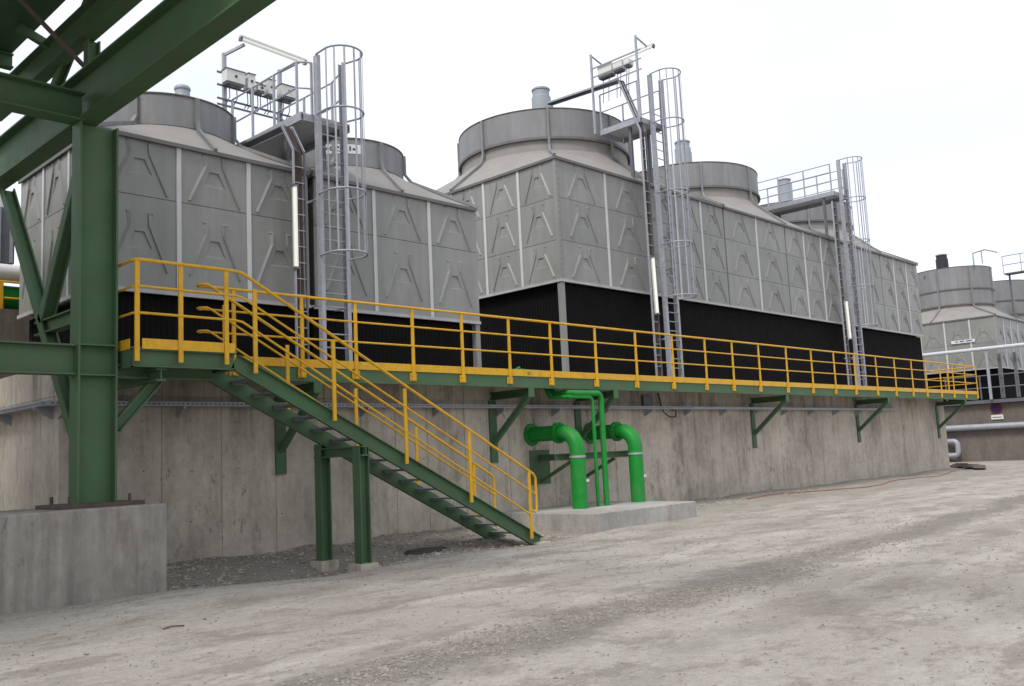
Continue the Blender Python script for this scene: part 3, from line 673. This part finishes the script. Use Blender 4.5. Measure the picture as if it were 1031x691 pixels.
# ------------------------------------------------------------------ ladders, platforms, lamps
def ladder(x0, x1, y, z0, z1, cage0, lab_, hoops):
    t = thing('caged_ladder', lab_, 'ladder', ((x0 + x1) / 2, y, z0), 'caged ladders'); xm = (x0 + x1) / 2
    for x, s in ((x0, -1), (x1, 1)):
        G().cbeam((x, y, z0), (x, y, z1), .085, .14, (0, 1, 0), .014, side=s).build('side_rail', 'galv', t)
    rm = G().tube([(x0, 0, 0), (x1, 0, 0)], .016, 6).mesh('rung', M['galv'], Vector((xm, 0, 0)))
    z = z0 + .25
    while z < z1 - 1.15: place('rung', rm, t, (xm, y, z)); z += .28
    rr = .42
    for z in hoops:
        pts = [(x0 - .01, y - .05, z)] + arc((xm + .04, y - .40, z), (-1, 0, 0), (0, -1, 0), rr, -.12, PI + .12, 20) + [(x1 + .01, y - .05, z)]
        G().tube(pts, .021, 6).build('hoop', 'galv', t, True)
    for k in range(7):
        a = PI * (.02 + .16 * k); p = V(xm + .04 - rr * math.cos(a), y - .40 - rr * math.sin(a), 0)
        G().beam(p + V(0, 0, hoops[0] - .02), p + V(0, 0, hoops[-1] + .02), .04, .01, (math.cos(a), math.sin(a), 0)).build('cage_bar', 'galv', t)
    z = z0 + 1.4
    while z < z1 - 2:
        for x in (x0, x1): G().beam((x, y + .06, z), (x, 15.98, z), .04, .04).build('wall_stay', 'galv', t)
        z += 2.2
    return t
LY = 15.5
ladder(10.53, 11.24, LY, 3.46, 10.15, 0, 'caged galvanised ladder on the small towers, nearest the staircase', [5.86, 7.15, 8.85, 10.15])
ladder(22.66, 23.34, LY, 3.46, 13.05, 0, 'caged galvanised ladder climbing the big tower with the front corner', [6.1, 7.7, 9.3, 11.5, 13.05])
ladder(35.68, 36.36, LY, 3.46, 12.98, 0, 'caged galvanised ladder on the big towers, farthest to the right', [6.1, 7.7, 9.55, 11.3, 12.95])

def cable_ladder(x, y, z0, z1, lab_, over):
    t = thing('cable_ladder', lab_, 'cable tray', (x, y, z0), 'upright cable ladders')
    for s in (-1, 1): G().box((x + s * .13 - .012, y - .03, z0), (x + s * .13 + .012, y + .03, z1)).build('side_rail', 'galv_dark' if s > 0 else 'galv', t)
    rm = G().box((-.118, -.012, -.01), (.118, .012, .01)).mesh('rung', M['galv'], Vector()); z = z0 + .2
    while z < z1 - .05: place('rung', rm, t, (x, y, z)); z += .33
    for k, dx in enumerate((-.06, -.02, .03, .07)):
        pts = [(x + dx, y + .035, z0), (x + dx + .01 * (-1) ** k, y + .03, (z0 + z1) / 2), (x + dx, y + .035, z1 - .02)] + [(p[0] + dx, p[1] + .03, p[2]) for p in over]
        G().tube(pts, .02, 6).build('cable', 'cable', t, True)
    if over:
        p0 = (x, y, z1)
        for p in over:
            for s in (-.13, .13): G().beam((p0[0] + s, p0[1], p0[2]), (p[0] + s, p[1], p[2]), .025, .06, (0, 1, .3)).build('tray_side', 'galv', t)
            G().beam((p0[0], p0[1] + .03, p0[2] - .02), (p[0], p[1] + .03, p[2] - .02), .2, .008).build('tray_sheet', 'galv_dark', t)
            p0 = p
    return t
cable_ladder(10.12, 15.55, 3.5, 8.0, 'upright cable ladder left of the ladder on the small towers', [(9.98, 15.75, 8.55), (9.98, 18.3, 8.62)])
cable_ladder(22.30, 15.6, 3.5, 11.2, 'upright cable ladder left of the ladder on the corner tower', [(22.22, 16.25, 13.0), (22.22, 19.2, 13.15)])
cable_ladder(35.28, 15.65, 3.5, 11.2, 'upright cable ladder left of the farthest ladder', [])
def lamp(p, q, lab_, off=(0, .05, 0)):
    p = Vector(p); q = Vector(q); d = (q - p).normalized(); t = thing('tube_lamp', lab_, 'lamp', tuple(p), 'fluorescent tube lamps'); o = Vector(off)
    G().tube([p + d * .04, q - d * .04], .045, 10).build('diffuser', 'tube', t, True)
    G().beam(p + o, q + o, .09, .05, tuple(o)).build('housing', 'boxgrey', t)
    for e, s in ((p, 1), (q, -1)): G().beam(e - d * s * .0, e + d * s * .045, .11, .11, (.1, 1, .3)).build('end_cap', 'galv_dark', t)
lamp((10.0, 15.52, 5.53), (10.0, 15.52, 7.27), 'upright tube lamp beside the ladder on the small towers', (.02, .06, 0))
lamp((22.28, 15.5, 5.55), (22.24, 15.5, 7.30), 'upright tube lamp beside the ladder on the corner tower', (.02, .06, 0))
lamp((35.36, 15.5, 5.55), (35.30, 15.5, 7.14), 'upright tube lamp beside the farthest ladder', (.02, .06, 0))

def railing(t, pts, z, mids=(.55,), top=1.15, posts=True, rr=.02, mname='galv'):
    P = [Vector((x, y, z)) for x, y in pts]
    for h in (top,) + tuple(mids): G().tube([p + V(0, 0, h) for p in P], rr, 6).build('rail', mname, t, True)
    for a, b in zip(P[:-1], P[1:]):
        n = max(1, round((b - a).length / 1.05))
        for i in range(n + (1 if b is P[-1] else 0)):
            c = a.lerp(b, i / n); G().beam(c, c + V(0, 0, top), .045, .045).build('rail_post', mname, t)
def platform(x0, x1, y0, y1, z, lab_, legs):
    t = thing('access_platform', lab_, 'platform', ((x0 + x1) / 2, (y0 + y1) / 2, z), 'roof access platforms')
    G().box((x0 + .012, y0 + .012, z), (x1 - .012, y1 - .012, z + .03)).build('deck', 'grating', t)
    for a, b, s in (((x0, y0), (x0, y1), 1), ((x1, y0), (x1, y1), -1)): G().cbeam((a[0], a[1], z - .06), (b[0], b[1], z - .06), .06, .18, side=s).build('edge_channel', 'galv', t)
    for y in (y0, y1): G().box((x0 + .07, y - .01, z - .14), (x1 - .07, y + .01, z - .004)).build('end_channel', 'galv', t)
    for (x, y, zz) in legs: G().beam((x, y, zz), (x, y, z - .15), .09, .09).build('leg', 'galv_dark', t)
    return t
p1 = platform(10.22, 11.45, 15.6, 18.45, 8.85, 'grey roof platform between the stacks of the two small towers', [(10.4, 16.4, 7.75), (11.3, 16.4, 7.75), (10.5, 18.2, 7.9), (11.3, 18.2, 7.9)])
railing(p1, [(10.24, 18.4), (10.24, 15.75), (10.50, 15.6)], 8.86, (.58,))
railing(p1, [(11.43, 18.4), (11.43, 16.2), (11.26, 15.6)], 8.86, (.58,))
p2 = platform(22.2, 23.42, 15.6, 17.15, 11.62, 'grey roof platform beside the tallest stack, at the top of the middle ladder', [(22.35, 16.1, 9.75), (23.3, 16.1, 9.75)])
railing(p2, [(22.22, 17.1), (22.22, 15.65)], 11.63, (.58,))
railing(p2, [(23.40, 17.1), (23.40, 15.65)], 11.63, (.58,))
p3 = platform(35.3, 36.55, 15.6, 19.2, 11.62, 'long railed roof platform at the top of the farthest ladder', [(35.4, 16.1, 9.75), (36.45, 16.1, 9.75), (35.5, 18.6, 10.3), (36.4, 18.6, 10.3)])
railing(p3, [(35.32, 19.15), (35.32, 15.7)], 11.63, (.42, .8))
railing(p3, [(36.53, 19.15), (36.53, 15.7)], 11.63, (.42, .8))
# electrical racks
r1 = thing('switch_rack', 'rack of pale switch boxes with a lamp boom above the small towers', 'switch rack', (10.9, 18.5, 8.86))
for x in (10.1, 11.55):
    G().beam((x, 18.5, 8.8), (x, 18.5, 11.12), .08, .08).build('post', 'galv', r1)
    G().beam((x, 18.5, 11.08), (x + .3, 18.1, 11.28), .06, .06).build('lamp_arm', 'galv', r1)
for z in (9.86, 10.0, 10.32, 10.62): G().beam((9.9, 18.46, z), (11.85, 18.46, z), .03, .04).build('cross_rail', 'galv_dark', r1)
for (a, b, z0, z1) in ((10.0, 10.46, 10.36, 10.64), (10.54, 10.72, 10.32, 10.66), (10.80, 10.98, 10.34, 10.46), (11.06, 11.24, 10.32, 10.66), (11.42, 11.82, 10.38, 10.64)):
    bx = G().box((a, 18.2, z0), (b, 18.44, z1)).build('switch_box', 'boxgrey', r1)
    G().box((a - .015, 18.18, z1), (b + .015, 18.44, z1 + .02)).build('hood', 'galv_dark', bx)
    G().box((a + .02, 18.22, z0 - .05), (b - .02, 18.42, z0)).build('gland_plate', 'galv_dark', bx)
    G().disc(((a + b) / 2, 18.19, (z0 + z1) / 2), (0, 1, 0), .03, .03, 8).build('knob', 'ink', bx)
    for k in range(2):
        xx = a + (b - a) * (.3 + .4 * k); G().tube([(xx, 18.35, z0 - .04), (xx + .03, 18.38, z0 - .3), (xx - .02, 18.46, 9.9)], .012, 5).build('conduit', 'galv_dark', bx)
lamp((10.25, 18.05, 11.36), (12.0, 18.05, 11.27), 'horizontal tube lamp on the boom above the small towers', (0, 0, .06))
r2 = thing('switch_rack', 'rack of pale switch boxes on the platform by the tallest stack', 'switch rack', (22.0, 16.3, 11.6))
for y in (15.45, 17.2):
    G().beam((22.02, y, 11.5), (22.02, y, 14.1), .06, .06).build('post', 'galv', r2)
    G().beam((22.02, y, 14.07), (22.6, y, 13.92), .04, .04).build('lamp_arm', 'galv', r2)
for z in (13.0, 13.33, 13.62): G().beam((22.02, 15.3, z), (22.02, 17.25, z), .035, .035).build('cross_rail', 'galv', r2)
for (a, b, z0, z1) in ((16.45, 17.0, 13.28, 13.62), (16.05, 16.40, 13.30, 13.56), (15.78, 15.98, 13.34, 13.50)):
    bx = G().box((22.06, a, z0), (22.3, b, z1)).build('switch_box', 'boxgrey', r2)
    G().box((22.08, a + .02, z0 - .06), (22.28, b - .02, z0)).build('gland_plate', 'galv_dark', bx)
    for k in range(2):
        yy = a + (b - a) * (.3 + .4 * k); G().tube([(22.15, yy, z0 - .05), (22.12, yy + .02, z0 - .4), (22.05, yy, 12.4)], .014, 5).build('conduit', 'galv_dark', bx)
lamp((22.62, 15.2, 13.86), (22.62, 17.0, 13.86), 'horizontal tube lamp on the rack by the tallest stack', (0, 0, .06))
# white sign on the second small stack
sg = thing('stack_sign', 'white sign with blue lettering on the small stack behind the ladder', 'sign', (12.1, 17.0, 8.72))
def onstack(a0, a1, z0, z1, rad, th, m, nm, cx=13.12, cy=18.15, n=8):
    g = G(); vs_ = []; fs_ = []
    for i in range(n + 1):
        a = a0 + (a1 - a0) * i / n
        for rr, z in ((rad, z0), (rad, z1), (rad + th, z1), (rad + th, z0)): vs_.append((cx + rr * math.cos(a), cy + rr * math.sin(a), z))
    for i in range(n):
        for e in range(4): fs_.append((i * 4 + e, i * 4 + (e + 1) % 4, i * 4 + 4 + (e + 1) % 4, i * 4 + 4 + e))
    fs_ += [(0, 1, 2, 3), (n * 4 + 3, n * 4 + 2, n * 4 + 1, n * 4)]; g.add(vs_, fs_); return g.build(nm, m, sg)
A0, A1 = R_(214), R_(252)
onstack(A0, A1, 8.78, 9.0, 1.452, .008, 'white', 'sign_plate')
for i, (u0_, u1_, q0, q1) in enumerate(((.06, .09, .25, .8), (.09, .14, .45, .6), (.20, .23, .3, .8), (.23, .27, .62, .8), (.30, .34, .3, .62), (.36, .42, .55, .8), (.44, .47, .3, .7), (.49, .56, .35, .52), (.58, .62, .3, .8), (.66, .70, .3, .8), (.74, .80, .35, .6))):
    onstack(A0 + (A1 - A0) * u0_, A0 + (A1 - A0) * u1_, 8.78 + .22 * q0, 8.78 + .22 * q1, 1.4605, .002, 'blue', 'letter_mark', n=2)
# grey pipes and trays lying on the basin edge behind the rail
for (x0, x1, y, z, rr, lab_) in ((16.6, 22.0, 15.55, 3.53, .06, 'grey pipe lying on the basin edge behind the rail right of the corner post'), (11.6, 14.6, 15.6, 3.52, .055, 'grey pipe lying on the basin edge below the small tower louvres')):
    t = thing('floor_pipe', lab_, 'pipe', ((x0 + x1) / 2, y, 3.46)); G().tube([(x0, y, z), (x1, y, z)], rr, 10).build('pipe_run', 'galv', t, True)
    x = x0 + .3
    while x < x1: G().box((x - .05, y - .1, 3.459), (x + .05, y + .1, z - rr * .6)).build('saddle', 'galv_dark', t); x += .8

# ------------------------------------------------------------------ far plant on the right
fb = thing('far_basin', 'stained concrete basin wall of the far towers at the right edge', 'wall', (66, 17, 0))
G().box((57.6, 14.9, -.5), (90, 28, 3.30)).build('wall_body', 'bgwall', fb)
G().box((57.3, 4.0, -.5), (57.598, 28, 3.28)).build('wall_face', 'bgwall', fb)
fe = [(.10, .9, 1.1), (.10, .9, 1.1)]
for k, (lab_, xa) in enumerate((('far cooling tower cell at the right edge with a dark motor on top', 58.0), ('farthest cooling tower cell, cut by the right edge behind another', 66.6))):
    tower('cooling_tower', lab_, 'far cooling tower cells', xa, xa + 8.5, 16.7, 23.9, 3.30, 5.4, 8.42, [5.4, 6.9, 8.42], [xa + 1.4 * i for i in range(7)], [16.7 + 1.44 * i for i in range(6)] if k == 0 else [], (xa + 4.2, 20.3), 2.42, 9.45, 12.0, [9.62, 10.6], fe, (.34, 13.35, .3, .5), mdark=True)
fw = thing('far_walkway', 'grey steel walkway and hand rail on the far concrete wall', 'walkway', (57, 16, 3.3))
G().cbeam((57.0, 27, 3.42), (57.0, 3.5, 3.42), .1, .24, side=-1).build('edge_beam', 'galv_dark', fw)
G().box((57.0, 3.5, 3.5), (58.0, 27, 3.54)).build('deck', 'galv_dark', fw)
for z in (4.9, 4.2): G().tube([(57.05, 3.5, z), (57.05, 19.6, z)], .035, 6).build('rail', 'galv_dark', fw)
for i in range(9): G().beam((57.05, 19.5 - i * 1.9, 3.54), (57.05, 19.5 - i * 1.9, 4.9), .07, .07).build('rail_post', 'galv_dark', fw)
wp = thing('white_pipe', 'long white pipe on posts in front of the far towers', 'pipe', (56.6, 16, 3.5))
G().tube([(56.7, 22, 6.42), (56.7, 3.5, 6.42)], .11, 12).build('pipe_run', 'grating', wp, True)
for y in (20.6, 17.0, 13.4): G().beam((56.75, y, 3.5), (56.75, y, 6.3), .13, .13).build('post', 'galv', wp)
for y in (16.5, 15.7): G().beam((57.3, y, 3.54), (57.3, y, 6.1), .16, .16).build('post', 'galv_dark', wp)
gp = G().tube([(57.05, 27, 1.98), (57.05, 3.5, 1.98)], .17, 12).build('wall_pipe', 'galv', None, True); tag(gp, 'grey pipe running along the far concrete wall below the round sign', 'pipe')
G3 = thing('pipe_loop', 'pale grey pipe loop beside the end of the basin wall', 'pipe', (57, 19.3, .3))
G().tube([(57.2, 20.9, 1.22), (56.9, 19.4, 1.22)] + arc((56.9, 19.35, 1.0), (0, 0, 1), (0, -1, 0), .22, 0, PI / 2, 5) + [(56.9, 19.13, .7)] + arc((56.9, 19.35, .62), (0, -1, 0), (0, 0, -1), .22, 0, PI / 2, 5) + [(57.2, 20.9, .40)], .15, 12).build('pipe_run', 'galv', G3, True)
np_ = thing('round_sign', 'round red and blue no parking sign on the far wall', 'sign', (57.2, 16.9, 2.5))
G().disc((57.26, 16.95, 3.0), (1, 0, 0), .32, .02, 28).build('sign_disc', 'red', np_); G().disc((57.247, 16.95, 3.0), (1, 0, 0), .24, .012, 28).build('sign_face', 'bluesign', np_)
G().beam((57.236, 17.13, 3.18), (57.236, 16.77, 2.82), .010, .06, (1, 0, 0)).build('slash', 'red', np_)
G().box((57.24, 16.62, 2.36), (57.27, 17.26, 2.62)).build('sign_plate', 'white', np_); G().box((57.234, 16.7, 2.46), (57.239, 17.2, 2.5)).build('letter_mark', 'ink', np_)
ts = thing('tower_sign', 'narrow white name plate on the far tower', 'sign', (57.98, 18.6, 6.95))
G().box((57.93, 17.9, 7.0), (57.97, 19.25, 7.18)).build('sign_plate', 'white', ts)
for a, b in ((18.05, 18.4), (18.5, 18.75), (18.85, 19.0)): G().box((57.924, a, 7.07), (57.928, b, 7.13)).build('letter_mark', 'blue', ts)
vb = thing('vent_pipe', 'thin bent vent pipe on the rim of the far stack', 'pipe', (60.5, 18.3, 12))
G().tube([(60.6, 18.3, 12.0), (60.6, 18.3, 12.75), (60.6, 17.6, 12.85), (60.6, 16.9, 12.55)], .05, 7).build('pipe_run', 'galv', vb, True); G().tube([(60.6, 17.8, 12.0), (60.6, 17.8, 12.8)], .04, 7).build('stay', 'galv', vb)
p4 = thing('far_platform', 'railed platform above the farthest stack at the right edge', 'platform', (69, 16.2, 12.1), None)
G().box((66.5, 15.0, 12.05), (67.3, 18.3, 12.12)).build('deck', 'galv_dark', p4); railing(p4, [(66.5, 18.3), (66.5, 15.0)], 12.12, (.55,), 1.15, rr=.035)
for y in (15.2, 18.1): G().beam((67.0, y, 8.4), (67.0, y, 12.05), .1, .1).build('leg', 'galv_dark', p4)
# debris and hose on the yard
for k, (x, y, a, lx_, ly_) in enumerate(((45.0, 14.3, .3, 1.1, .5), (46.0, 15.0, .5, 1.2, .5), (47.0, 15.6, .2, 1.1, .6), (48.0, 16.2, .6, 1.2, .5))):
    o = G().box((-lx_ / 2, -ly_ / 2, 0), (lx_ / 2, ly_ / 2, .16)).build('concrete_slab', 'bgwall', None, False, (0, 0, 0)); o.location = (x, y, .0); o.rotation_euler = (.06, .12, a)
    tag(o, ['dark slab lying on the yard, nearest of the row by the basin end', 'dark slab lying on the yard, second nearest of the row by the basin end', 'dark slab lying on the yard, third of the row by the basin end', 'dark slab lying on the yard, farthest of the row by the basin end'][k], 'slab', 'slabs on the yard')
pts = [(24.4 + i * .55, 14.25 + .25 * math.sin(i * .42) - .7 * math.exp(-((i - 14) / 7) ** 2), 0) for i in range(34)]
o = G().tube([(x, y, gz(x, y) + .015) for x, y, z in pts], .017, 6).build('ground_hose', 'hose', None, True); tag(o, 'orange hose lying on the ground along the foot of the wall', 'hose')
# black disc painting the dark of a hole in the rubble under the stairs
o = G().lathe([(.0, .0), (.30, .01), (.34, -.01), (.36, -.12)], (0, 0), 20).build('rubble_hollow', 'ink', None, False, (0, 0, 0)); o.location = (11.35, 13.45, gz(11.35, 13.45) + .05); o.scale = (1.4, .7, 1); tag(o, 'dark lid in the rubble under the staircase, painted as a black disc', 'hollow')

# ------------------------------------------------------------------ far left, seen past the tower
t = thing('white_pipe', 'white insulated pipe at the left edge behind the small tower', 'pipe', (2, 21.2, 5.6)); G().tube([(-6, 21.2, 6.02), (7.6, 21.2, 6.04)], .2, 14).build('pipe_run', 'white', t, True)
G().beam((5.2, 21.2, 0), (5.2, 21.2, 5.8), .14, .14).build('post', 'galv_dark', t)
t = thing('green_pipe', 'thick green pipe at the left edge behind the small tower', 'pipe', (2, 21.6, 4.9)); G().tube([(-6, 21.4, 5.55), (7.6, 21.4, 5.55)], .26, 16).build('pipe_run', 'pipe', t, True); G().box((5.5, 21.2, 5.2), (6.4, 21.6, 5.4)).build('saddle', 'bgwall', t)
t = thing('guard_rail', 'short yellow guard rail at the left edge in front of the green pipe', 'railing', (3, 20.9, 4.5))
for z in (5.80, 5.45): G().tube([(-4, 20.9, z), (6.9, 20.9, z)], .026, 7).build('rail', 'yellow', t, True)
for x in (3.1, 4.6, 6.25): G().beam((x, 20.9, 4.4), (x, 20.9, 5.80), .06, .06).build('post', 'yellow', t)
t = G().box((-6, 20.8, 0), (7.6, 25.2, 5.2)).build('far_block', 'bgwall'); tag(t, 'grey concrete block at the left edge below the green pipe', 'wall')
t = thing('duct_box', 'grey panelled duct box at the left edge above the white pipe', 'duct', (5.2, 23.2, 6.3)); G().box((2.0, 21.9, 6.42), (6.80, 22.9, 7.68)).build('duct_body', 'galv_dark', t)
for x in (3.2, 4.4, 5.6, 6.45, 6.7): G().box((x, 21.87, 6.43), (x + .06, 21.898, 7.67)).build('stiffener', 'galv', t)
for x in (2.3, 5.2): G().beam((x, 22.5, 5.2), (x, 22.5, 6.42), .15, .15).build('leg', 'galv_dark', t)
t = G().lathe([(0, 5.2), (.55, 5.2), (.55, 9.75), (.3, 10.1), (.12, 10.25), (0, 10.25)], (6.75, 24.3), 24).build('white_silo', 'white', None, True); tag(t, 'white round tank top at the left edge behind the green frame', 'tank')

# ------------------------------------------------------------------ loose gravel and stones
rg = random.Random(11)
def stone(g, x, y, s, z=None):
    z = gz(x, y) if z is None else z
    p = [(1, 0, 0), (-1, 0, 0), (0, 1, 0), (0, -1, 0), (0, 0, 1), (0, 0, -.6)]; a = rg.random() * 6.3; c, q = math.cos(a), math.sin(a)
    k = (rg.uniform(.7, 1.3), rg.uniform(.6, 1.1), rg.uniform(.4, .85)); vs_ = []
    for (i, j, l_) in p:
        i, j, l_ = (i + rg.uniform(-.35, .35)) * k[0] * s, (j + rg.uniform(-.35, .35)) * k[1] * s, (l_ + rg.uniform(-.2, .2)) * k[2] * s
        vs_.append((x + i * c - j * q, y + i * q + j * c, z + l_ + .15 * s))
    g.add(vs_, [(0, 2, 4), (2, 1, 4), (1, 3, 4), (3, 0, 4), (2, 0, 5), (1, 2, 5), (3, 1, 5), (0, 3, 5)])
g = G()
for i in range(8000):
    x = rg.uniform(2.5, 34) if i % 3 == 0 else rg.uniform(2.5, 15); y = 5.55 + .055 * x - 1.5 * (noise.noise((x * .25, 3, 1)) * .5) + rg.gauss(0, .22)
    stone(g, x, y, rg.choice((.008, .010, .014, .021)))
for i in range(8500):
    x = rg.uniform(2.5, 22); y = rg.uniform(1.2, 12.2); stone(g, x, y, rg.choice((.006, .007, .008, .010, .013, .019)))
kind(g.build('gravel', 'stone', None, False, (0, 0, 0)), 'stuff')
g = G()
for i in range(5200):
    x = rg.uniform(5.9, 14.5) if i % 4 else rg.uniform(14, 30); y = rg.uniform(12.55, 15.25) if x < 14.9 else rg.uniform(14.0, 15.25)
    if 15 < x < 18.9 and y > 12.2: continue
    s = abs(rg.gauss(0, .018)) + .009; stone(g, x, y, min(s, .075))
kind(g.build('rubble', 'rubble', None, False, (0, 0, 0)), 'stuff')
for (x, y, s, lab_) in ((6.62, 12.15, .09, 'pale fist sized stone on the yard beside the plinth corner'), (5.1, 9.9, .05, 'small dark stone on the bare yard in front of the plinth'), (6.05, 10.6, .04, 'small stone on the yard below the plinth corner, right of the others'), (3.5, 9.1, .05, 'small dark stone near the lower left corner')):
    g = G(); stone(g, x, y, s); g2 = G(); g2.v = g.v; g2.f = g.f; o = g.build('loose_stone', 'stone'); tag(o, lab_, 'stone', 'loose stones on the yard')
    m_ = o.modifiers.new('s', 'SUBSURF'); m_.levels = 1; m_.render_levels = 1
tw = G().tube([(4.55, 9.75, gz(4.55, 9.75) + .01), (4.65, 9.77, gz(4.65, 9.77) + .018), (4.78, 9.74, gz(4.78, 9.74) + .01)], .008, 6).build('loose_twig', 'rust', None, True); tag(tw, 'short dark stick lying on the bare yard', 'stick')
